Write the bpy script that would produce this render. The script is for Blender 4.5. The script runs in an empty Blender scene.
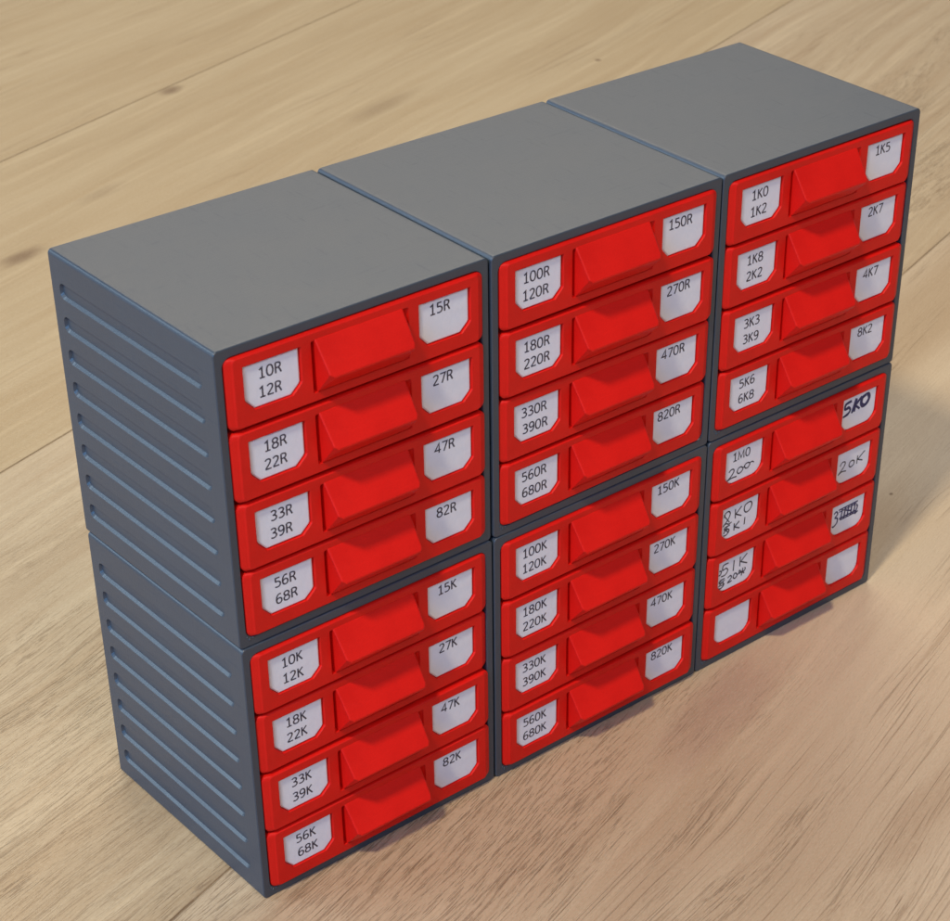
import bpy, bmesh, math, random
from mathutils import Vector, Matrix, noise
from mathutils.geometry import tessellate_polygon
random.seed(7)
MM = 0.001
scene = bpy.context.scene
col = scene.collection

# ------------------------------------------------------------------ camera
f_px, ppx, ppy = 2081.467, 588.33, 627.60
IW, IH = 950.0, 921.0
R0 = (0.7456028809118103, -0.6661395846110273, 0.018286546701243134)
R1 = (-0.36720407940086053, -0.43359727609951837, -0.8228940188325855)
R2 = (0.5560912767229633, 0.6068372565798223, -0.5679005511348785)
CAM = Vector((-164.00722, -273.04061, 283.41538)) * MM
cd = bpy.data.cameras.new("camera")
cam = bpy.data.objects.new("camera", cd)
col.objects.link(cam)
m = Matrix(((R0[0], -R1[0], -R2[0], CAM.x), (R0[1], -R1[1], -R2[1], CAM.y),
            (R0[2], -R1[2], -R2[2], CAM.z), (0, 0, 0, 1)))
cam.matrix_world = m
cd.sensor_width = 36.0
cd.sensor_fit = 'HORIZONTAL'
cd.lens = f_px / IW * 36.0
cd.shift_x = -(ppx - IW / 2) / IW
cd.shift_y = (ppy - IH / 2) / IW
cd.clip_start = 0.01
cd.clip_end = 50
cd.dof.use_dof = True
cd.dof.focus_distance = 0.425
cd.dof.aperture_fstop = 75.0
scene.camera = cam

# ------------------------------------------------------------------ node helper
class NT:
    def __init__(s, name):
        s.m = bpy.data.materials.new(name); s.m.use_nodes = True
        s.t = s.m.node_tree; s.t.nodes.clear()
        s.out = s.t.nodes.new('ShaderNodeOutputMaterial')
        s.b = s.t.nodes.new('ShaderNodeBsdfPrincipled')
        s.t.links.new(s.b.outputs[0], s.out.inputs[0])
        tc = s.t.nodes.new('ShaderNodeTexCoord'); s.obj = tc.outputs['Object']
    def put(s, sock, v):
        if isinstance(v, bpy.types.NodeSocket): s.t.links.new(v, sock)
        elif v is not None: sock.default_value = v
    def math(s, op, a, b=None, c=None, clamp=False):
        n = s.t.nodes.new('ShaderNodeMath'); n.operation = op; n.use_clamp = clamp
        for i, v in enumerate((a, b, c)): s.put(n.inputs[i], v)
        return n.outputs[0]
    def vmul(s, a, b):
        n = s.t.nodes.new('ShaderNodeVectorMath'); n.operation = 'MULTIPLY'
        s.put(n.inputs[0], a); n.inputs[1].default_value = b
        return n.outputs[0]
    def sep(s, a):
        n = s.t.nodes.new('ShaderNodeSeparateXYZ'); s.put(n.inputs[0], a); return n.outputs
    def comb(s, x, y, z=0.0):
        n = s.t.nodes.new('ShaderNodeCombineXYZ')
        for i, v in enumerate((x, y, z)): s.put(n.inputs[i], v)
        return n.outputs[0]
    def noise(s, vec, scale=1.0, detail=2.0, rough=0.5, dist=0.0):
        n = s.t.nodes.new('ShaderNodeTexNoise')
        s.put(n.inputs['Vector'], vec); n.inputs['Scale'].default_value = scale
        n.inputs['Detail'].default_value = detail; n.inputs['Roughness'].default_value = rough
        n.inputs['Distortion'].default_value = dist
        return n.outputs['Fac']
    def ramp(s, v, a, b, lo=0.0, hi=1.0):
        n = s.t.nodes.new('ShaderNodeMapRange'); n.interpolation_type = 'SMOOTHSTEP'
        s.put(n.inputs['Value'], v)
        n.inputs['From Min'].default_value = a; n.inputs['From Max'].default_value = b
        n.inputs['To Min'].default_value = lo; n.inputs['To Max'].default_value = hi
        return n.outputs['Result']
    def mix(s, f, a, b, mode='MIX'):
        n = s.t.nodes.new('ShaderNodeMix'); n.data_type = 'RGBA'; n.blend_type = mode
        s.put(n.inputs['Factor'], f)
        for sock, v in ((n.inputs['A'], a), (n.inputs['B'], b)):
            sk = [q for q in n.inputs if q.name == sock.name and q.type == 'RGBA'][0]
            s.put(sk, v)
        return [o for o in n.outputs if o.type == 'RGBA'][0]
    def bump(s, h, dist, strength=1.0, normal=None):
        n = s.t.nodes.new('ShaderNodeBump')
        s.put(n.inputs['Height'], h); n.inputs['Distance'].default_value = dist
        n.inputs['Strength'].default_value = strength
        if normal is not None: s.put(n.inputs['Normal'], normal)
        return n.outputs[0]
    def bevel(s, r):
        n = s.t.nodes.new('ShaderNodeBevel'); n.samples = 3
        n.inputs['Radius'].default_value = r
        return n.outputs[0]

def lin(r, g, b):
    f = lambda c: (c / 255 / 12.92) if c / 255 <= 0.04045 else ((c / 255 + 0.055) / 1.055) ** 2.4
    return (f(r), f(g), f(b), 1.0)

# ------------------------------------------------------------------ materials
def plastic(name, base, var, rough, bev=0, layer=0.012, grain=0.02, spec=0.5):
    n = NT(name)
    p = n.vmul(n.obj, (1000, 1000, 1000))
    x, y, z = n.sep(p)
    # printed layers run parallel to the front (stacked along the depth), a fine grain on top
    lay = n.noise(n.comb(n.math('MULTIPLY', x, 0.02), n.math('MULTIPLY', y, 3.0), n.math('MULTIPLY', z, 0.02)), 1.0, 2.0)
    lay2 = n.noise(n.comb(n.math('MULTIPLY', x, 0.03), n.math('MULTIPLY', y, 0.05), n.math('MULTIPLY', z, 2.6)), 1.0, 2.0)
    gr = n.noise(p, 4.5, 3.0, 0.65)
    big = n.noise(p, 0.06, 3.0, 0.6)
    f = n.math('ADD', n.math('MULTIPLY', n.ramp(big, .3, .7), 0.6), n.math('MULTIPLY', n.ramp(gr, .3, .7), 0.4))
    n.put(n.b.inputs['Base Color'], n.mix(f, base, var))
    r = n.math('ADD', n.math('MULTIPLY', big, 0.14), rough - 0.07)
    sc_ = n.noise(n.vmul(p, (.9, .12, .9)), 1.0, 4.0, .7)
    sc2 = n.noise(n.vmul(p, (.1, .8, .5)), 1.0, 4.0, .7)
    r = n.math('ADD', r, n.math('MULTIPLY', n.math('ADD', n.ramp(sc_, .58, .72), n.ramp(sc2, .60, .74)), .10))
    n.put(n.b.inputs['Roughness'], r)
    n.b.inputs['Specular IOR Level'].default_value = spec
    h = n.math('ADD', n.math('MULTIPLY', lay, layer), n.math('MULTIPLY', lay2, layer * .6))
    h = n.math('ADD', h, n.math('MULTIPLY', gr, grain))
    n.put(n.b.inputs['Normal'], n.bump(h, MM, 1.0, n.bevel(bev * MM) if bev else None))
    return n.m

M_GREY = plastic('grey printed plastic', (0.038, 0.056, 0.087, 1), (0.047, 0.066, 0.098, 1), 0.38, 0, 0.022, 0.026, 0.6)
M_RED = plastic('red printed plastic', (0.63, 0.007, 0.0045, 1), (0.80, 0.011, 0.0065, 1), 0.46, 0.25, 0.020, 0.030, 0.26)
def paper():
    n = NT('label paper')
    p = n.vmul(n.obj, (1000, 1000, 1000))
    a = n.noise(p, 0.5, 3.0, 0.6); b = n.noise(p, 6.0, 2.0)
    n.put(n.b.inputs['Base Color'], n.mix(n.ramp(a, .35, .7), (0.77, 0.81, 0.95, 1), (0.80, 0.83, 0.96, 1)))
    n.b.inputs['Roughness'].default_value = 0.7
    n.b.inputs['Specular IOR Level'].default_value = 0.25
    n.put(n.b.inputs['Normal'], n.bump(n.math('ADD', a, n.math('MULTIPLY', b, .2)), 0.06 * MM))
    return n.m
M_PAPER = paper()
def ink(name, c):
    n = NT(name)
    p = n.vmul(n.obj, (1000, 1000, 1000))
    n.put(n.b.inputs['Base Color'], n.mix(n.ramp(n.noise(p, 5.0, 2.0), .35, .7), c, tuple(min(1, q * 1.8 + .012) for q in c[:3]) + (1,)))
    n.b.inputs['Roughness'].default_value = 0.6
    return n.m
M_PRINT = ink('printed ink', (0.028, 0.026, 0.050, 1))
M_PEN = ink('pen ink', (0.016, 0.016, 0.085, 1))
M_PENB = ink('black pen ink', (0.025, 0.025, 0.045, 1))

FLOOR_ANG = math.radians(17.3)
def floor_mat():
    n = NT('oak plank laminate')
    p = n.vmul(n.obj, (1000, 1000, 1000))
    a, c, _ = n.sep(p)
    # plank index along the across axis: seams at 12 + 152 k
    pi = n.math('FLOOR', n.math('DIVIDE', n.math('SUBTRACT', c, 12.0), 152.0))
    wn = n.t.nodes.new('ShaderNodeTexWhiteNoise'); wn.noise_dimensions = '1D'
    n.put(wn.inputs['W'], n.math('ADD', pi, 0.37)); pr = wn.outputs['Value']
    off = n.math('MULTIPLY', pi, 517.0)
    ao = n.math('ADD', a, off)
    w1 = n.noise(n.comb(n.math('DIVIDE', ao, 210), n.math('DIVIDE', c, 60)), 1, 2)
    w2 = n.noise(n.comb(n.math('DIVIDE', ao, 34), n.math('DIVIDE', c, 16)), 1, 2)
    cw = n.math('ADD', c, n.math('ADD', n.math('MULTIPLY', w1, 22.0), n.math('MULTIPLY', w2, 1.4)))
    def N(la, lc, detail=2, rough=.5, seed=0.0, dist=0.0):
        return n.noise(n.comb(n.math('DIVIDE', ao, la), n.math('DIVIDE', cw, lc), seed), 1, detail, rough, dist)
    broad = N(190, 15, 4, .55, 1.3, .4)
    mid = N(95, 3.8, 3, .6, 5.1)
    fib = N(26, .42, 3, .65, 9.7)
    poreN = N(7.0, .32, 3, .6, 3.3)
    poreN2 = N(52, .50, 2, .45, 13.9)
    patch = N(75, 18, 3, .6, 7.7)
    patch2 = N(110, 26, 2, .5, 17.1)
    # an area rich in short pores in front of the left cabinets
    dx = n.math('DIVIDE', n.math('SUBTRACT', a, 30.0), 95.0); dy = n.math('DIVIDE', n.math('ADD', c, 22.0), 27.0)
    rich = n.math('SUBTRACT', 1.0, n.math('ADD', n.math('MULTIPLY', dx, dx), n.math('MULTIPLY', dy, dy)), clamp=True)
    rich = n.ramp(rich, 0.0, .6)
    dx2 = n.math('DIVIDE', n.math('SUBTRACT', a, 5.0), 85.0); dy2 = n.math('DIVIDE', n.math('SUBTRACT', c, 62.0), 62.0)
    rich2 = n.ramp(n.math('SUBTRACT', 1.0, n.math('ADD', n.math('MULTIPLY', dx2, dx2), n.math('MULTIPLY', dy2, dy2)), clamp=True), 0., .5, 0., .62)
    pm = n.math('MAXIMUM', n.math('MAXIMUM', n.ramp(patch, .40, .60), rich), rich2)
    pores = n.math('MULTIPLY', n.ramp(poreN, .53, .66), pm)
    pores2 = n.math('MULTIPLY', n.ramp(poreN2, .60, .70), n.ramp(patch2, .42, .58))
    calm = n.ramp(c, 60, 170, 1., .22)          # the planks further back carry a much smoother print
    few = n.ramp(n.math('SUBTRACT', a, n.math('MULTIPLY', c, .9)), 120, 200, 1., .25)   # fewer short pores to the right
    few = n.math('MAXIMUM', few, n.ramp(pi, -.6, -.4, 0., 1.))
    pores = n.math('MULTIPLY', pores, few)
    pores = n.math('MULTIPLY', pores, calm); pores2 = n.math('MULTIPLY', pores2, calm)
    # lines of the growth rings: a few long dark lines
    ring = n.math('MULTIPLY', n.ramp(n.math('ABSOLUTE', n.math('SUBTRACT', N(240, 7.5, 2, .45, 21.0), .5)), 0.0, .016, 1.0, 0.0), n.ramp(patch2, .46, .62))
    light = lin(194, 175, 147); tan = lin(178, 156, 128)
    colr = n.mix(n.ramp(broad, .30, .72), light, tan)
    colr = n.mix(n.math('MULTIPLY', n.ramp(mid, .45, .72), .34), colr, lin(174, 146, 114))
    colr = n.mix(n.math('MULTIPLY', n.ramp(mid, .50, .25), .35), colr, lin(226, 205, 172))
    colr = n.mix(n.math('MULTIPLY', rich, .35), colr, lin(168, 134, 106))
    colr = n.mix(n.math('MULTIPLY', n.math('SUBTRACT', fib, .5), .9, clamp=True), colr, lin(158, 128, 92))
    colr = n.mix(n.math('MULTIPLY', pr, .10), colr, lin(176, 144, 106))
    # the plank in front is greyer and pinker, the ones behind yellower
    colr = n.mix(n.ramp(pi, -.6, -.4, .30, 0.), colr, lin(198, 173, 150))
    colr = n.mix(n.ramp(pi, .4, .6, 0., .30), colr, lin(174, 148, 98))
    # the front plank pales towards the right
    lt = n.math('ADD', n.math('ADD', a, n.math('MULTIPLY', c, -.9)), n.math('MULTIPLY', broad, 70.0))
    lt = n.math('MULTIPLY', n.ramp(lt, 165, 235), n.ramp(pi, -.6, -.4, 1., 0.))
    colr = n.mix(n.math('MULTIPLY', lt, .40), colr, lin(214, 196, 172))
    # a pinkish brown heartwood stain, more brown patches, and the knots
    def blob(ax, cx, ra, rc, wob=.5, seed=0.):
        u = n.math('DIVIDE', n.math('SUBTRACT', a, ax), ra); v = n.math('DIVIDE', n.math('SUBTRACT', c, cx), rc)
        d = n.math('SQRT', n.math('ADD', n.math('MULTIPLY', u, u), n.math('MULTIPLY', v, v)))
        nz = n.noise(n.comb(n.math('DIVIDE', a, ra * 1.1), n.math('DIVIDE', c, rc * .8), seed), 1, 3)
        return n.math('ADD', d, n.math('MULTIPLY', n.math('SUBTRACT', nz, .5), 2 * wob))
    st = n.ramp(blob(108, -47, 34, 10, .9, 2.), 1.1, .1)
    colr = n.mix(n.math('MULTIPLY', st, .5), colr, lin(156, 122, 106))
    st = n.ramp(blob(96, -101, 26, 9, .9, 4.), 1.1, .2)
    colr = n.mix(n.math('MULTIPLY', st, .32), colr, lin(150, 116, 88))
    st = n.ramp(blob(140, 116, 60, 12, .8, 6.), 1.1, .2)
    colr = n.mix(n.math('MULTIPLY', st, .3), colr, lin(160, 128, 94))
    st = n.ramp(blob(330, -4, 120, 24, .6, 9.), 1.15, .3)  # broad darker brown patch on the plank at the right
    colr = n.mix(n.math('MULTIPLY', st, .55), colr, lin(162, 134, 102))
    colr = n.mix(n.math('MULTIPLY', ring, .28), colr, lin(132, 102, 74))
    colr = n.mix(n.math('MULTIPLY', pores, .50), colr, lin(118, 88, 66))
    colr = n.mix(n.math('MULTIPLY', pores2, .34), colr, lin(116, 88, 64))
    for (ax, cx, ra, rc, s_, k) in ((340, 312.5, 7, 3.6, 1., .75), (199, 254.5, 12, 4.5, 3., .7), (459.2, 195.1, 1.6, 1.5, 5., .95),
                                    (214, -41.1, .9, .7, 7., .9), (370, 236, 24, 6, 8., .3), (252, 268, 14, 4, 12., .25)):
        kb = n.ramp(blob(ax, cx, ra, rc, .45, s_), 1.15, .15)
        colr = n.mix(n.math('MULTIPLY', kb, k), colr, lin(104, 74, 50))
    # dirt in the seams, broken along their length
    sd = n.math('ABSOLUTE', n.math('SUBTRACT', n.math('MODULO', n.math('ADD', n.math('SUBTRACT', c, 12.0), 1520.0 + 76.0), 152.0), 76.0))
    seam = n.math('MULTIPLY', n.ramp(sd, .22, .55, 1., 0.), n.ramp(n.noise(n.comb(n.math('DIVIDE', a, 22), n.math('DIVIDE', c, 30)), 1, 3), .3, .55, .45, 1.))
    colr = n.mix(n.math('MULTIPLY', seam, .5), colr, lin(92, 70, 50))
    speck = n.noise(n.comb(n.math('DIVIDE', a, 1.1), n.math('DIVIDE', c, .35)), 1, 3, .7)
    colr = n.mix(n.ramp(speck, .5, .8, 0., .35), colr, lin(150, 124, 94))
    colr = n.mix(n.ramp(speck, .5, .2, 0., .35), colr, lin(216, 200, 172))
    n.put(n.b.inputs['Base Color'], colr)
    n.b.inputs['Specular IOR Level'].default_value = .42
    rg = n.math('ADD', n.math('MULTIPLY', fib, .18), .36)
    n.put(n.b.inputs['Roughness'], n.math('ADD', rg, n.math('MULTIPLY', pores, .2)))
    h = n.math('SUBTRACT', n.math('MULTIPLY', fib, .10), n.math('ADD', n.math('MULTIPLY', pores, .09), n.math('MULTIPLY', pores2, .11)))
    h = n.math('ADD', h, n.math('MULTIPLY', mid, .10))
    h = n.math('ADD', h, n.math('MULTIPLY', poreN, .11))
    n.put(n.b.inputs['Normal'], n.bump(h, MM, 1.0))
    return n.m
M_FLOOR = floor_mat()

# ------------------------------------------------------------------ geometry helpers
def rrect(x0, x1, z0, z1, r, k=5):
    """rounded rectangle, counter-clockwise in (x, z), starting at bottom-left corner arc."""
    pts = []
    rr = r if isinstance(r, (tuple, list)) else (r,) * 4   # bl, br, tr, tl
    for (cx, cz, a0, q) in ((x0, z0, 180, 0), (x1, z0, 270, 1), (x1, z1, 0, 2), (x0, z1, 90, 3)):
        R_ = max(rr[q], 1e-3)
        ox = cx + (R_ if q in (0, 3) else -R_); oz = cz + (R_ if q in (0, 1) else -R_)
        for i in range(k + 1):
            t = math.radians(a0 + 90 * i / k)
            pts.append((ox + R_ * math.cos(t), oz + R_ * math.sin(t)))
    return pts

class MBld:
    def __init__(s): s.v = []; s.f = []; s.mi = []; s.cur = 0
    def add(s, pts):
        i = len(s.v); s.v += [tuple(p) for p in pts]; return list(range(i, i + len(pts)))
    def face(s, idx): s.f.append(list(idx)); s.mi.append(s.cur)
    def bridge(s, A, B):
        n = len(A)
        for i in range(n): s.face((A[i], A[(i + 1) % n], B[(i + 1) % n], B[i]))
    def fill(s, loops, outer, holes=()):
        """planar fill between index loops; loops given as 2D for tessellation"""
        idx = list(outer[0]); polys = [[Vector((p[0], p[1], 0)) for p in outer[1]]]
        for h in holes:
            idx += list(h[0]); polys.append([Vector((p[0], p[1], 0)) for p in h[1]])
        for t in tessellate_polygon(polys): s.face([idx[k] for k in t])
    def build(s, name, mats, parent=None, smooth=False, fix=True):
        me = bpy.data.meshes.new(name)
        me.from_pydata([(x * MM, y * MM, z * MM) for x, y, z in s.v], [], s.f)
        for m_ in (mats if isinstance(mats, (list, tuple)) else [mats]): me.materials.append(m_)
        for p, k in zip(me.polygons, s.mi): p.material_index = k
        if fix:
            bm = bmesh.new(); bm.from_mesh(me)
            bmesh.ops.remove_doubles(bm, verts=bm.verts, dist=1e-7)
            bmesh.ops.recalc_face_normals(bm, faces=bm.faces)
            bm.to_mesh(me); bm.free()
        me.update()
        if smooth:
            for p in me.polygons: p.use_smooth = True
        o = bpy.data.objects.new(name, me); col.objects.link(o)
        if parent: o.parent = parent
        return o

# ------------------------------------------------------------------ casing
CW, CD, CH = 59.85, 54.66, 61.0
OX0, OX1, OZ0, OZ1 = 1.5, 58.35, 1.75, 59.3
def make_casing():
    b = MBld(); K = 5
    out0 = rrect(0.15, CW - .15, .15, CH - .15, .75, K)   # tiny front chamfer
    out = rrect(0, CW, 0, CH, .9, K)
    n = len(out)
    A = b.add([(x, 0, z) for x, z in out0])
    B = b.add([(x, .2, z) for x, z in out])
    C_ = b.add([(x, CD - .3, z) for x, z in out])
    D = b.add([(x, CD, z) for x, z in rrect(.3, CW - .3, .3, CH - .3, .9, K)])
    b.bridge(A, B); b.bridge(C_, D); b.face(D)
    inn0 = rrect(OX0, OX1, OZ0, OZ1, 1.9, K)
    inn = rrect(OX0 + .15, OX1 - .15, OZ0 + .15, OZ1 - .15, 1.8, K)
    E = b.add([(x, 0, z) for x, z in inn0]); F = b.add([(x, .2, z) for x, z in inn]); G = b.add([(x, CD - 2, z) for x, z in inn])
    b.bridge(A, E); b.bridge(E, F); b.bridge(F, G); b.face(G)
    # sides between B and C_: side walls get grooved panels
    for i in range(n):
        j = (i + 1) % n
        dx = abs(out[i][0] - out[j][0]); 
        if dx < 1e-6 and abs(out[i][1] - out[j][1]) > 10:
            xs = out[i][0]; sgn = 1 if xs < 5 else -1
            ring_i = [B[i], C_[i], C_[j], B[j]]
            ring = [(b.v[q][1], b.v[q][2]) for q in ring_i]
            holes = []
            for g in range(8):
                zt = CH - (5.60 + 6.76 * g); zb = zt - 3.25
                y0, y1 = 4.3, 51.6
                L0 = rrect(y0, y1, zb, zt, 1.3, 4)
                L1 = rrect(y0 + .3, y1 - .3, zb + .50, zt - .12, 1.1, 4)
                i0 = b.add([(xs, p[0], p[1]) for p in L0]); i1 = b.add([(xs + sgn * .55, p[0], p[1]) for p in L1])
                b.bridge(i0, i1); b.face(i1)
                holes.append((i0, L0))
            b.fill(None, (ring_i, ring), holes)
        else:
            b.face((B[i], B[j], C_[j], C_[i]))
    # print blobs at the lower left corner of the rim
    for (bx, bz, br_) in ((2.25, 1.55, .30), (3.0, 1.75, .24), (1.75, 2.2, .18)):
        ring = [b.add([(bx + br_ * math.cos(i * math.pi / 4) * q, -h_, bz + br_ * math.sin(i * math.pi / 4) * q) for i in range(8)]) for q, h_ in ((1, -.02), (.75, .12), (.3, .2))]
        b.bridge(ring[0], ring[1]); b.bridge(ring[1], ring[2]); b.face(ring[2])
    return b.build('casing', M_GREY)

# ------------------------------------------------------------------ drawer
DW0, DW1, DH = 1.8, 58.2, 13.85      # x extents in the cabinet, height; local z = 0 bottom
YF, YB = -0.7, 0.05
LAB = ((5.15, 17.0), (43.0, 54.85))
LZ0, LZ1 = 3.05, 11.85                # label pocket, from the drawer's bottom
def pocket_outline(x0, x1, g=0.0):
    return [(x0 + 1.9 + g * .4, LZ0 + g), (x1 - 2.1 - g * .4, LZ0 + g), (x1 - .35 - g * .8, LZ0 + 1.6 + g * .4), (x1 - g, LZ0 + 2.05 + g * .4),
            (x1 - g, LZ1 - g), (x0 + g, LZ1 - g), (x0 + g, LZ0 + 2.3 + g * .4), (x0 + .3 + g * .8, LZ0 + 1.75 + g * .4)]
def make_drawer():
    b = MBld(); K = 4
    fo = rrect(3.25, 56.75, .4, DH - .34, .6, K)
    fo1 = rrect(2.95, 57.0, .22, DH - .12, .8, K)
    bo = rrect(DW0, DW1, .0, DH, 1.35, K)
    A = b.add([(x, YF, z) for x, z in fo]); A1 = b.add([(x, YF + .22, z) for x, z in fo1])
    B = b.add([(x, YB, z) for x, z in bo]); C_ = b.add([(x, 3.0, z) for x, z in bo])
    b.bridge(A, A1); b.bridge(A1, B); b.bridge(B, C_)
    bt = b.add([(x, 3.0, z) for x, z in rrect(DW0 + .6, DW1 - .6, .1, DH - 1.0, .5, K)]); b.bridge(C_, bt)
    holes = []
    for (x0, x1) in LAB:
        o0 = pocket_outline(x0 - .12, x1 + .12); o1 = pocket_outline(x0, x1, .0); 
        i0 = b.add([(x, YF, z) for x, z in o0]); i1 = b.add([(x, YF + .15, z) for x, z in o1]); i2 = b.add([(x, YF + .75, z) for x, z in o1])
        b.bridge(i0, i1); b.bridge(i1, i2); b.face(i2)
        holes.append((i0, o0))
    r0 = rrect(19.25, 40.6, 2.0, 12.15, .3, 3); r1 = rrect(20.1, 39.3, 2.15, 12.0, .3, 3)
    i0 = b.add([(x, YF, z) for x, z in r0]); i1 = b.add([(x, YF + .25, z) for x, z in rrect(19.38, 40.47, 2.03, 12.12, .3, 3)])
    i2 = b.add([(x, .6, z) for x, z in r1])
    b.bridge(i0, i1); b.bridge(i1, i2); b.face(i2)
    holes.append((i0, r0))
    b.fill(None, (A, fo), holes)
    # tray behind the front: outer and inner shell, open at the top
    x0, x1, y1, zt, w = DW0 + .6, DW1 - .6, 50.0, DH - 1.0, 1.0
    o0 = rrect(x0, x1, .1, zt, .5, K)
    # outer shell continues from bt: bottom and sides
    o = b.add([(x0, 3, .1), (x1, 3, .1), (x1, y1, .1), (x0, y1, .1), (x0, 3, zt), (x1, 3, zt), (x1, y1, zt), (x0, y1, zt)])
    q = b.add([(x0 + w, 3 + w, 1.1), (x1 - w, 3 + w, 1.1), (x1 - w, y1 - w, 1.1), (x0 + w, y1 - w, 1.1),
               (x0 + w, 3 + w, zt), (x1 - w, 3 + w, zt), (x1 - w, y1 - w, zt), (x0 + w, y1 - w, zt)])
    b.face((o[0], o[1], o[2], o[3])); b.face(q[:4])
    for i in range(4):
        j = (i + 1) % 4
        if i != 0: b.face((o[i], o[j], o[j + 4], o[i + 4]))
        b.face((q[i], q[j], q[j + 4], q[i + 4])); b.face((o[i + 4], o[j + 4], q[j + 4], q[i + 4]))
    return b.build('drawer', M_RED)

def make_handle(parent):
    b = MBld()
    # slope: top edge inside the recess, tip standing 4 mm proud, side cheeks tapering, underside going back in
    zt = lambda v: 15.85 - v      # 'mm below the cabinet top' of the first drawer -> local z
    xl, xr = 20.0, 39.3
    yt, zt_top = -.55, zt(3.45)
    yp, zp = -4.6, zt(9.9)
    top = [(xl, yt, zt_top), (xr, yt, zt_top)]
    s = .9
    yk, zk = yt + (yp - yt) * s, zt_top + (zp - zt_top) * s
    kl, kr = (20.4, yk, zk), (39.3, yk, zk)
    tl, tr = (21.3, yp, zp), (38.8, yp, zp)
    tl2, tr2 = (21.35, yp + .16, zp - .28), (38.75, yp + .16, zp - .28)
    kl2, kr2 = (20.45, yk + .14, zk - .25), (39.25, yk + .14, zk - .25)
    yb, zb = -.5, zt(13.95)
    bl, br = (20.2, yb, zb), (39.3, yb, zb)
    back = [(xl, .75, zt_top), (xr, .75, zt_top), (39.3, .75, zb), (20.2, .75, zb)]
    V = b.add([top[0], top[1], kr, tr, tl, kl, kr2, tr2, tl2, kl2, br, bl])
    T0, T1, KR, TR, TL, KL, KR2, TR2, TL2, KL2, BR, BL = V
    K0, K1, K2, K3 = b.add(back)
    # the slope is edged by a fine ridge chamfer
    hexa = [Vector(b.v[q]) for q in (T0, T1, KR, TR, TL, KL)]
    nrm = (hexa[1] - hexa[0]).cross(hexa[3] - hexa[0]).normalized()
    if nrm.y > 0: nrm = -nrm
    cen = sum(hexa, Vector()) / 6
    inner = []
    for i, p in enumerate(hexa):
        e0 = (p - hexa[i - 1]).normalized(); e1 = (hexa[(i + 1) % 6] - p).normalized()
        n0 = nrm.cross(e0); n1 = nrm.cross(e1)
        if n0.dot(cen - p) < 0: n0 = -n0
        if n1.dot(cen - p) < 0: n1 = -n1
        d = n0 + n1
        inner.append(p + d / max(.4, d.length_squared / 2 if d.length_squared > 0 else 1) * .26 * 1.0 + nrm * .14)
    IN = b.add([tuple(p) for p in inner])
    b.face(IN); b.bridge((T0, T1, KR, TR, TL, KL), IN)
    b.face((TL, TR, TR2, TL2)); b.face((KL, TL, TL2, KL2)); b.face((KR, KR2, TR2, TR))
    b.face((TL2, TR2, BR, BL)); b.face((KL2, TL2, BL)); b.face((KR2, BR, TR2))
    b.face((T0, KL, KL2, BL)); b.face((T1, BR, KR2, KR))
    b.face((T0, BL, K3, K0)); b.face((T1, K1, K2, BR)); b.face((T0, K0, K1, T1)); b.face((BL, BR, K2, K3)); b.face((K0, K3, K2, K1))
    return b.build('handle', M_RED, parent)

# ------------------------------------------------------------------ lettering by strokes
def cr(pts, closed=False, k=6):
    P = list(pts); n = len(P); out = []
    g = (lambda i: P[i % n]) if closed else (lambda i: P[max(0, min(n - 1, i))])
    for i in range(n if closed else n - 1):
        p0, p1, p2, p3 = g(i - 1), g(i), g(i + 1), g(i + 2)
        for t in range(k):
            t /= k
            out.append(tuple(.5 * (2 * p1[d] + (p2[d] - p0[d]) * t + (2 * p0[d] - 5 * p1[d] + 4 * p2[d] - p3[d]) * t * t
                                   + (3 * p1[d] - p0[d] - 3 * p2[d] + p3[d]) * t ** 3) for d in (0, 1)))
    out.append(P[0] if closed else P[-1])
    return out
six = [(.50, .94), (.36, .98), (.20, .88), (.10, .62), (.09, .30), (.17, .08), (.32, .02), (.47, .09), (.54, .29), (.48, .49), (.33, .56), (.17, .49), (.10, .38)]
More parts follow.
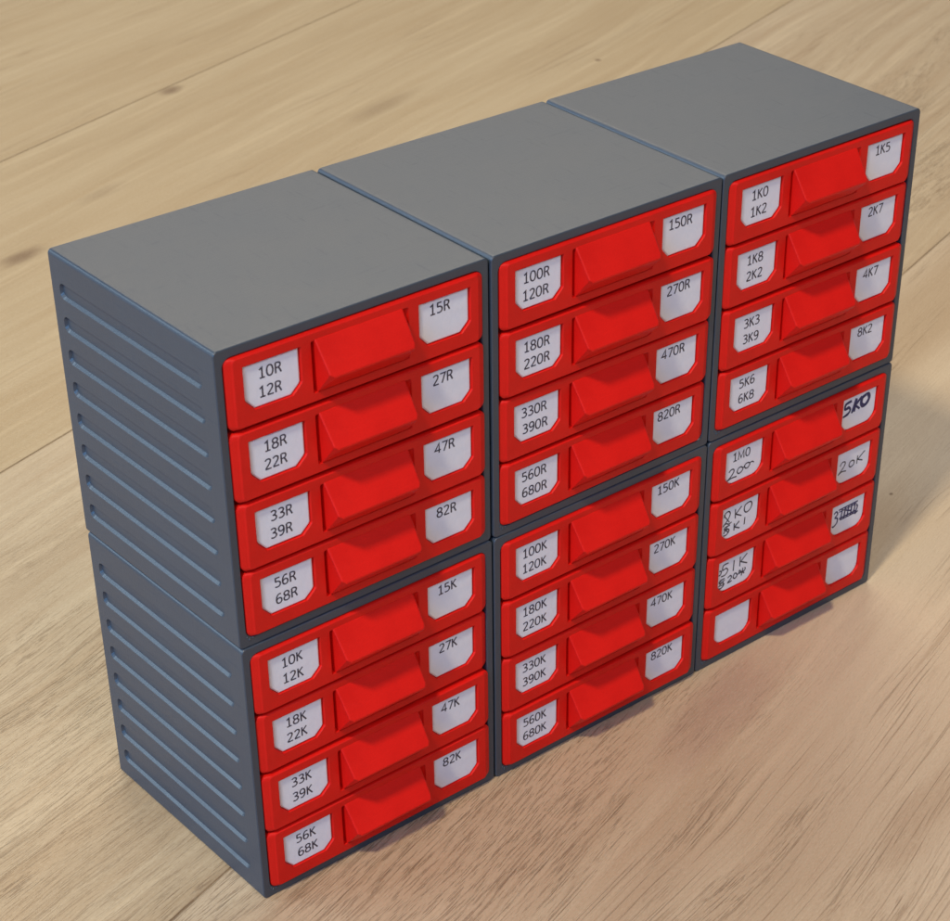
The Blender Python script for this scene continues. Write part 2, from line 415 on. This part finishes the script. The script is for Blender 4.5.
GL = {
 '0': (.64, [cr([(.32, .98), (.14, .86), (.07, .5), (.14, .14), (.32, .02), (.50, .14), (.57, .5), (.50, .86)], True)]),
 '1': (.62, [[(.12, .80), (.34, .97), (.34, .03)], [(.12, .03), (.56, .03)]]),
 '2': (.62, [cr([(.08, .84), (.18, .94), (.32, .98), (.47, .91), (.51, .74), (.44, .54), (.28, .32), (.08, .06)]), [(.07, .03), (.57, .03)]]),
 '3': (.62, [cr([(.09, .90), (.28, .98), (.45, .91), (.50, .75), (.42, .60), (.22, .53)]), cr([(.22, .53), (.45, .46), (.54, .28), (.46, .10), (.27, .02), (.07, .08)])]),
 '4': (.64, [[(.44, .0), (.44, .97), (.05, .28), (.60, .28)]]),
 '5': (.62, [[(.50, .96), (.14, .96), (.12, .57)], cr([(.12, .57), (.30, .60), (.48, .50), (.54, .31), (.46, .10), (.27, .02), (.07, .07)])]),
 '6': (.62, [cr(six)]), '9': (.62, [cr([(.62 - x, 1 - y) for x, y in six])]),
 '7': (.60, [[(.06, .96), (.55, .96), (.22, .0)]]),
 '8': (.64, [cr([(.32, .53), (.15, .63), (.11, .78), (.18, .92), (.32, .98), (.46, .92), (.53, .78), (.49, .63)], True),
             cr([(.32, .53), (.13, .42), (.08, .25), (.15, .08), (.32, .02), (.49, .08), (.56, .25), (.51, .42)], True)]),
 'R': (.64, [[(.11, .0), (.11, .96)], cr([(.11, .96), (.32, .96), (.47, .89), (.51, .73), (.44, .57), (.28, .50), (.11, .50)]), cr([(.30, .50), (.40, .42), (.57, .0)])]),
 'K': (.62, [[(.11, .0), (.11, .98)], [(.54, .98), (.13, .52)], [(.22, .60), (.57, .0)]]),
 'M': (.86, [[(.08, .0), (.12, .96), (.42, .15), (.72, .96), (.77, .0)]]),
}
def stroke(b, pts, w, to3):
    """a strip along a polyline with mitred joins and blunt ends"""
    P = [Vector(p) for p in pts]
    Q = [P[0]]
    for p in P[1:]:
        if (p - Q[-1]).length > 1e-4: Q.append(p)
    if len(Q) < 2: return
    L, R_ = [], []
    n = len(Q); closed = (Q[0] - Q[-1]).length < 1e-3
    for i in range(n):
        if closed and i in (0, n - 1): d0, d1 = (Q[-1] - Q[-2]).normalized(), (Q[1] - Q[0]).normalized()
        else:
            d0 = (Q[i] - Q[i - 1]).normalized() if i else (Q[1] - Q[0]).normalized()
            d1 = (Q[i + 1] - Q[i]).normalized() if i < n - 1 else d0
        t = (d0 + d1)
        t = t.normalized() if t.length > .15 else d1
        nn = Vector((-t.y, t.x)); s = 1 / max(.42, abs(nn.dot(Vector((-d0.y, d0.x)))))
        q = Q[i]
        L.append(q + nn * w / 2 * s); R_.append(q - nn * w / 2 * s)
    li = b.add([to3(p) for p in L]); ri = b.add([to3(p) for p in R_])
    for i in range(n - 1): b.face((li[i], li[i + 1], ri[i + 1], ri[i]))

YL = YF + .42      # paper face
def make_label(side, lines, parent, rnd, blank_round=False, ragged=False, inset=(0, 0)):
    """lines: list of (kind, content, x, ztop, height); kind 'p' printed text, 'h' hand strokes"""
    b = MBld(); x0, x1 = LAB[side]
    sx, sz = inset
    out = pocket_outline(x0 + .10, x1 - .10, .12)
    out = [(x + sx, z + sz) for x, z in out]
    if blank_round:
        o = rrect(x0 + .2, x1 - .2, LZ0 + .15, LZ1 - .15, (2.6, 2.9, .15, .3), 5)
        out = [(x + sx, z + sz) for x, z in o]
    # top edge cut by hand: split it and wobble it
    res = []
    n = len(out)
    for i in range(n):
        p, q = out[i], out[(i + 1) % n]
        res.append(p)
        if abs(p[1] - q[1]) < .4 and p[1] > LZ1 - 1.5 and p[0] > q[0] + 3:
            k = 14
            for j in range(1, k):
                t = j / k; a = .22 if ragged else .05
                res.append((p[0] + (q[0] - p[0]) * t, p[1] + (q[1] - p[1]) * t + rnd.uniform(-a, a * .4)))
    bow = lambda x, z: YL - .10 * math.sin(math.pi * (x - x0) / (x1 - x0)) * 0
    mx = sum(p[0] for p in out) / len(out); mz = (max(p[1] for p in out) + min(p[1] for p in out)) / 2
    hx = (max(p[0] for p in out) - min(p[0] for p in out)) / 2; hz = (max(p[1] for p in out) - min(p[1] for p in out)) / 2
    rin = [(mx + (x - mx) * (1 - .26 / hx), mz + (z - mz) * (1 - .22 / hz)) for x, z in res]
    fr = b.add([(x, YL, z) for x, z in rin]); md = b.add([(x, YL + .16, z) for x, z in res]); bk = b.add([(x, YL + .33, z) for x, z in res])
    b.fill(None, (fr, rin)); b.fill(None, (bk, res)); b.bridge(fr, md); b.bridge(md, bk)
    lay = [0]
    for (kind, content, tx, tz, h, slant) in lines:
        if kind == 'p':
            b.cur = 1; cx = tx
            for ch in content:
                adv, st = GL[ch]
                for s_ in st:
                    lay[0] += 1
                    yy = YL - .012 - .003 * (lay[0] % 6)
                    to3 = lambda p, cx=cx, yy=yy: (x0 + sx + cx + p.x * h * 1.2, yy, LZ1 + sz - tz - h + p.y * h + (cx - tx + p.x * h) * slant)
                    stroke(b, s_, .135, to3)
                cx += adv * h * 1.28
        else:
            b.cur = 2 if kind == 'h' else 3
            for (pts, w, curve) in content:
                lay[0] += 1
                yy = YL - .012 - .003 * (lay[0] % 12)
                P = cr(pts, False, 5) if curve else pts
                to3 = lambda p, yy=yy: (x0 + tx + p.x * h, yy, LZ1 - .35 - tz + p.y * h)
                stroke(b, P, w * 1.65, to3)
    b.cur = 0
    o = b.build('label_card', [M_PAPER, M_PRINT, M_PEN, M_PENB], parent, fix=False)
    bm = bmesh.new(); bm.from_mesh(o.data)
    bmesh.ops.recalc_face_normals(bm, faces=[f for f in bm.faces if f.material_index == 0])
    for f in bm.faces:
        if f.material_index > 0 and f.normal.y > 0: f.normal_flip()
    bm.to_mesh(o.data); bm.free()
    return o

def printed(side, texts, rnd):
    out = []
    n = max(len(t) for t in texts) if texts else 3
    for i, t in enumerate(texts):
        if side == 0: x = (3.15 if n == 3 else 2.15) + rnd.uniform(-.12, .25); z = 1.30 + i * 3.62
        else: x = (2.75 if n == 3 else 1.75) + rnd.uniform(-.15, .3); z = .95 + rnd.uniform(-.1, .15)
        out.append(('p', t, x - .15, z + .06, 2.08, rnd.uniform(-.03, .03)))
    return out

# handwriting, coordinates in mm from the pocket's top-left corner (x right, y up)
def H(*s): return list(s)
hand_200 = H(([(1.4, -5.2), (2.0, -4.7), (2.8, -4.8), (2.9, -5.5), (2.0, -6.5), (.9, -7.2)], .2, True), ([(.9, -7.2), (2.2, -6.9), (3.9, -7.0)], .2, True),
             ([(5.3, -5.0), (4.4, -5.1), (4.0, -5.9), (4.5, -6.5), (5.4, -6.3), (5.8, -5.6), (5.2, -5.0)], .19, True),
             ([(6.0, -5.6), (6.6, -4.8), (7.6, -4.8), (7.9, -5.4), (7.3, -6.0), (6.6, -5.9), (6.2, -5.2)], .19, True), ([(7.8, -5.1), (8.6, -4.9), (9.2, -5.3)], .18, True))
hand_2K0 = H(([(.8, -2.2), (1.2, -1.2), (2.2, -1.0), (2.7, -1.8), (2.2, -2.9), (1.1, -4.0), (.6, -4.5)], .2, True), ([(.6, -4.3), (1.6, -4.0), (2.4, -4.4), (3.3, -4.2)], .2, True),
             ([(.7, -1.4), (1.5, -2.6), (2.6, -4.0)], .17, True),
             ([(4.3, -1.2), (4.4, -3.7)], .2, False), ([(6.3, -1.2), (4.5, -2.6), (6.4, -3.7)], .2, False),
             ([(8.4, -1.0), (7.4, -1.4), (7.2, -2.6), (7.9, -3.4), (9.0, -3.1), (9.6, -2.0), (9.2, -1.1), (8.3, -1.0)], .2, True),
             ([(2.8, -4.8), (1.3, -4.9), (1.2, -5.6), (2.2, -5.6), (2.6, -6.3), (1.8, -7.0), (.9, -7.0)], .21, True), ([(1.0, -5.0), (2.4, -6.6)], .2, False), ([(1.9, -5.0), (.9, -6.4)], .2, False),
             ([(4.2, -4.9), (4.2, -6.8)], .2, False), ([(5.8, -4.9), (4.3, -5.9), (6.0, -6.8)], .2, False), ([(7.6, -4.6), (7.5, -6.5)], .21, False))
hand_51K = H(([(3.4, -1.0), (1.8, -1.1), (1.6, -2.3), (2.7, -2.2), (3.3, -3.0), (2.5, -3.9), (1.2, -3.9)], .21, True), ([(.5, -2.2), (1.2, -2.4), (1.0, -3.2), (.4, -3.4)], .2, True),
             ([(5.2, -1.0), (5.1, -3.9)], .21, False), ([(7.2, -.9), (7.2, -3.5)], .2, False), ([(9.4, -.8), (7.4, -2.3), (9.6, -3.5)], .2, False),
             ([(2.4, -4.8), (1.0, -4.9), (.9, -5.7), (1.9, -5.8), (2.2, -6.5), (1.4, -7.1), (.5, -7.0)], .21, True), ([(.5, -5.3), (2.4, -5.3), (.6, -6.3), (2.5, -6.4)], .18, False),
             ([(3.4, -5.1), (4.3, -4.8), (4.6, -5.5), (3.5, -6.5), (4.8, -6.4)], .2, True),
             ([(5.6, -4.8), (5.2, -5.6), (5.8, -6.2), (6.5, -5.6), (6.1, -4.9), (5.6, -4.8)], .2, True),
             ([(7.4, -4.5), (6.9, -5.4), (8.6, -5.3)], .2, False), ([(8.3, -4.3), (7.9, -6.3)], .2, False), ([(7.0, -4.6), (8.9, -6.0)], .2, False), ([(8.9, -4.4), (9.1, -5.0), (8.4, -5.6)], .2, True))
hand_5K0 = H(([(3.1, -.9), (1.2, -1.2), (1.0, -2.5), (2.2, -2.3), (2.9, -3.2), (2.1, -4.2), (.5, -4.4)], .34, True), ([(3.2, -1.1), (1.3, -1.4), (1.2, -2.6), (2.5, -2.6), (2.7, -3.6), (1.0, -4.3)], .3, True),
             ([(4.7, -.8), (3.5, -4.3)], .42, False), ([(4.9, -1.0), (4.3, -4.2)], .40, False), ([(6.6, -.9), (4.4, -2.5), (6.2, -4.0)], .34, False), ([(6.2, -1.4), (4.5, -2.8)], .3, False),
             ([(8.3, -.8), (6.7, -1.3), (6.4, -2.7), (7.2, -3.8), (8.7, -3.4), (9.4, -2.1), (9.0, -1.0), (8.2, -.8)], .36, True),
             ([(8.2, -1.1), (7.0, -1.6), (6.9, -2.8), (7.9, -3.4), (9.0, -2.2), (8.5, -1.1)], .26, True))
hand_20K = H(([(1.4, -3.4), (2.0, -2.6), (3.0, -2.7), (3.0, -3.6), (1.9, -4.8), (.9, -5.6)], .2, True), ([(.9, -5.6), (2.2, -5.1), (3.7, -5.4)], .2, True),
             ([(5.6, -3.2), (4.8, -3.5), (4.6, -4.4), (5.3, -4.9), (6.2, -4.5), (6.3, -3.6), (5.5, -3.2)], .2, True),
             ([(7.4, -2.6), (7.3, -4.8)], .2, False), ([(9.5, -2.3), (7.5, -3.7), (9.3, -4.5)], .2, False), ([(9.9, -2.1), (9.5, -2.4)], .2, False))
hand_scr = H(([(1.0, -2.0), (1.8, -1.6), (2.3, -2.4), (1.5, -3.2), (2.3, -3.6), (2.3, -4.8), (1.2, -5.6), (.7, -5.3)], .26, True),
             ([(2.6, -1.5), (9.3, -1.4)], .26, False), ([(2.8, -2.1), (8.9, -1.9)], .2, False), ([(3.0, -4.0), (9.0, -3.9)], .28, False), ([(3.4, -4.5), (9.2, -4.4)], .2, False),
             ([(3.9, -1.6), (3.5, -4.6)], .26, False), ([(5.0, -1.6), (4.6, -4.4)], .3, False), ([(6.1, -1.6), (5.8, -4.4)], .28, False), ([(7.2, -1.5), (7.0, -4.5)], .32, False),
             ([(8.2, -1.6), (8.3, -3.0), (7.6, -4.5)], .3, True), ([(8.9, -2.2), (9.3, -3.0), (8.6, -4.6), (9.6, -4.2)], .28, True), ([(5.2, -2.4), (7.4, -3.4)], .26, False))

# ------------------------------------------------------------------ build the six cabinets
TEXT = {
 (0, 1): [(['10R', '12R'], ['15R']), (['18R', '22R'], ['27R']), (['33R', '39R'], ['47R']), (['56R', '68R'], ['82R'])],
 (0, 0): [(['10K', '12K'], ['15K']), (['18K', '22K'], ['27K']), (['33K', '39K'], ['47K']), (['56K', '68K'], ['82K'])],
 (1, 1): [(['100R', '120R'], ['150R']), (['180R', '220R'], ['270R']), (['330R', '390R'], ['470R']), (['560R', '680R'], ['820R'])],
 (1, 0): [(['100K', '120K'], ['150K']), (['180K', '220K'], ['270K']), (['330K', '390K'], ['470K']), (['560K', '680K'], ['820K'])],
 (2, 1): [(['1K0', '1K2'], ['1K5']), (['1K8', '2K2'], ['2K7']), (['3K3', '3K9'], ['4K7']), (['5K6', '6K8'], ['8K2'])],
 (2, 0): [([('p', '1M0', 2.2, 1.1, 2.1, 0.0), ('k', hand_200, 0, 0, 1, 0)], [('h', hand_5K0, 0, 0, 1, 0)]),
          ([('k', hand_2K0, 0, 0, 1, 0)], [('k', hand_20K, 0, 0, 1, 0)]),
          ([('k', hand_51K, 0, 0, 1, 0)], [('h', hand_scr, 0, 0, 1, 0)]),
          ([], [])],
}
OFF = {(0, 0): (-.22, .06, 0), (0, 1): (-.28, .36, .0), (1, 0): (-.02, -.14, 0), (1, 1): (.0, .0, .05), (2, 0): (.2, -.09, 0), (2, 1): (.2, -.04, .12)}
LABELS = {
 (0, 1): 'grey cabinet of four red drawers marked 10R to 82R, upper left above the 10K cabinet',
 (0, 0): 'grey cabinet of four red drawers marked 10K to 82K, on the wooden floor at left',
 (1, 1): 'grey cabinet of four red drawers marked 100R to 820R, middle of the upper row',
 (1, 0): 'grey cabinet of four red drawers marked 100K to 820K, middle of the lower row',
 (2, 1): 'grey cabinet of four red drawers marked 1K0 to 8K2, upper right of the stack',
 (2, 0): 'grey cabinet with handwritten drawer cards and two blank cards, lower right of the stack',
}
casing0 = make_casing(); drawer0 = make_drawer(); handle0 = make_handle(drawer0)
first = True
for (c, r) in ((0, 1), (0, 0), (1, 1), (1, 0), (2, 1), (2, 0)):
    ox, oy, oz = OFF[(c, r)]
    root = bpy.data.objects.new('drawer_cabinet', None); col.objects.link(root)
    root.empty_display_size = .02
    root.location = ((60 * c + ox) * MM, oy * MM, (61.06 * r + oz) * MM)
    root['label'] = LABELS[(c, r)]; root['category'] = 'drawer cabinet'; root['group'] = 'small drawer cabinets stacked three wide and two high'
    rnd = random.Random(100 + c * 10 + r)
    if first: cs = casing0
    else:
        cs = casing0.copy(); col.objects.link(cs)
    cs.parent = root
    for d in range(4):
        if first and d == 0: dr = drawer0; hd = handle0
        else:
            dr = drawer0.copy(); col.objects.link(dr)
            hd = handle0.copy(); col.objects.link(hd); hd.parent = dr
        dr.parent = root
        dz = CH - 15.85 - d * 14.36
        dr.location = (rnd.uniform(-.06, .06) * MM, rnd.uniform(-.22, .28) * MM, (dz + rnd.uniform(-.05, .05)) * MM)
        dr.rotation_euler = (0, math.radians(rnd.uniform(-.14, .14)), math.radians(rnd.uniform(-.3, .3)))
        for side in (0, 1):
            t = TEXT[(c, r)][d][side]
            lines = printed(side, t, rnd) if (t and isinstance(t[0], str)) else t
            lc = make_label(side, lines, dr, rnd, blank_round=((c, r) == (2, 0)), ragged=((c, r, d, side) in ((0, 1, 0, 1), (0, 1, 1, 0))),
                       inset=(rnd.uniform(-.05, .05), rnd.uniform(-.08, .05)))
            if (c, r) == (2, 0):
                if not t: lc['label'] = 'blank white card'
                elif d == 0 and side == 1: lc['label'] = 'white card with 5K0 in thick overwritten pen'
                elif d == 2 and side == 1: lc['label'] = 'white card with scribbled out handwriting'
                else: lc['label'] = 'white card with handwriting'
    first = False

# ------------------------------------------------------------------ floor: planks with bevelled seams
def make_floor():
    b = MBld()
    A0, A1 = -900, 2600
    prof = []
    k0, k1 = -8, 16
    prof.append((12 + 152 * k0 - 150, 0))
    for k in range(k0, k1):
        s = 12 + 152 * k
        w = .24
        prof += [(s - w, 0), (s - .08, -.16), (s + .08, -.16), (s + w, 0)]
    prof.append((12 + 152 * k1, 0))
    na = 2
    rows = [b.add([(A0 + (A1 - A0) * i / na, p[0], p[1]) for p in prof]) for i in range(na + 1)]
    for i in range(na):
        for j in range(len(prof) - 1):
            b.face((rows[i][j], rows[i + 1][j], rows[i + 1][j + 1], rows[i][j + 1]))
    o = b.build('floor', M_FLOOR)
    o.rotation_euler = (0, 0, FLOOR_ANG)
    o['kind'] = 'structure'
    return o
make_floor()

# ------------------------------------------------------------------ light
w = bpy.data.worlds.new('World'); scene.world = w; w.use_nodes = True
wt = w.node_tree; bg = wt.nodes['Background']
bg.inputs['Color'].default_value = (0.72, 0.80, 1.0, 1); bg.inputs['Strength'].default_value = 0.10

def area(name, pos, target, size, power, color, sy=None):
    l = bpy.data.lights.new(name, 'AREA'); l.energy = power; l.color = color
    l.shape = 'RECTANGLE' if sy else 'DISK'; l.size = size
    if sy: l.size_y = sy
    o = bpy.data.objects.new(name, l); col.objects.link(o)
    o.location = pos
    o.rotation_euler = (Vector(target) - Vector(pos)).to_track_quat('-Z', 'Y').to_euler()
    return o
ctr = Vector((.09, .0, .06))
key = Vector((-.52, -.19, .82)).normalized()
area('ceiling_lamp', ctr + key * 2.0, ctr, .20, 26.0, (1.0, .85, .58))
area('window_light', ctr + Vector((-.86, -.30, .40)) * 1.8, ctr, .8, 14.5, (.13, .46, 1.0), .7)
area('rear_highlight_fill', ctr + Vector((-.66, .58, .50)) * 1.8, ctr, .9, 16.0, (.66, .85, 1.0), .8)  # added cool fill from behind left, for pale groove and edge highlights
area('room_bounce', (1.1, 1.5, 1.6), ctr, 1.6, 21.0, (1.0, .87, .66), 1.2)
area('front_bounce', (-.05, -1.5, 1.9), ctr, 1.0, 14.5, (1.0, .86, .80), .9)

vs = scene.view_settings
vs.view_transform = 'Standard'; vs.look = 'None'; vs.gamma = 1.0; vs.exposure = 0.0
scene.cycles.max_bounces = 6
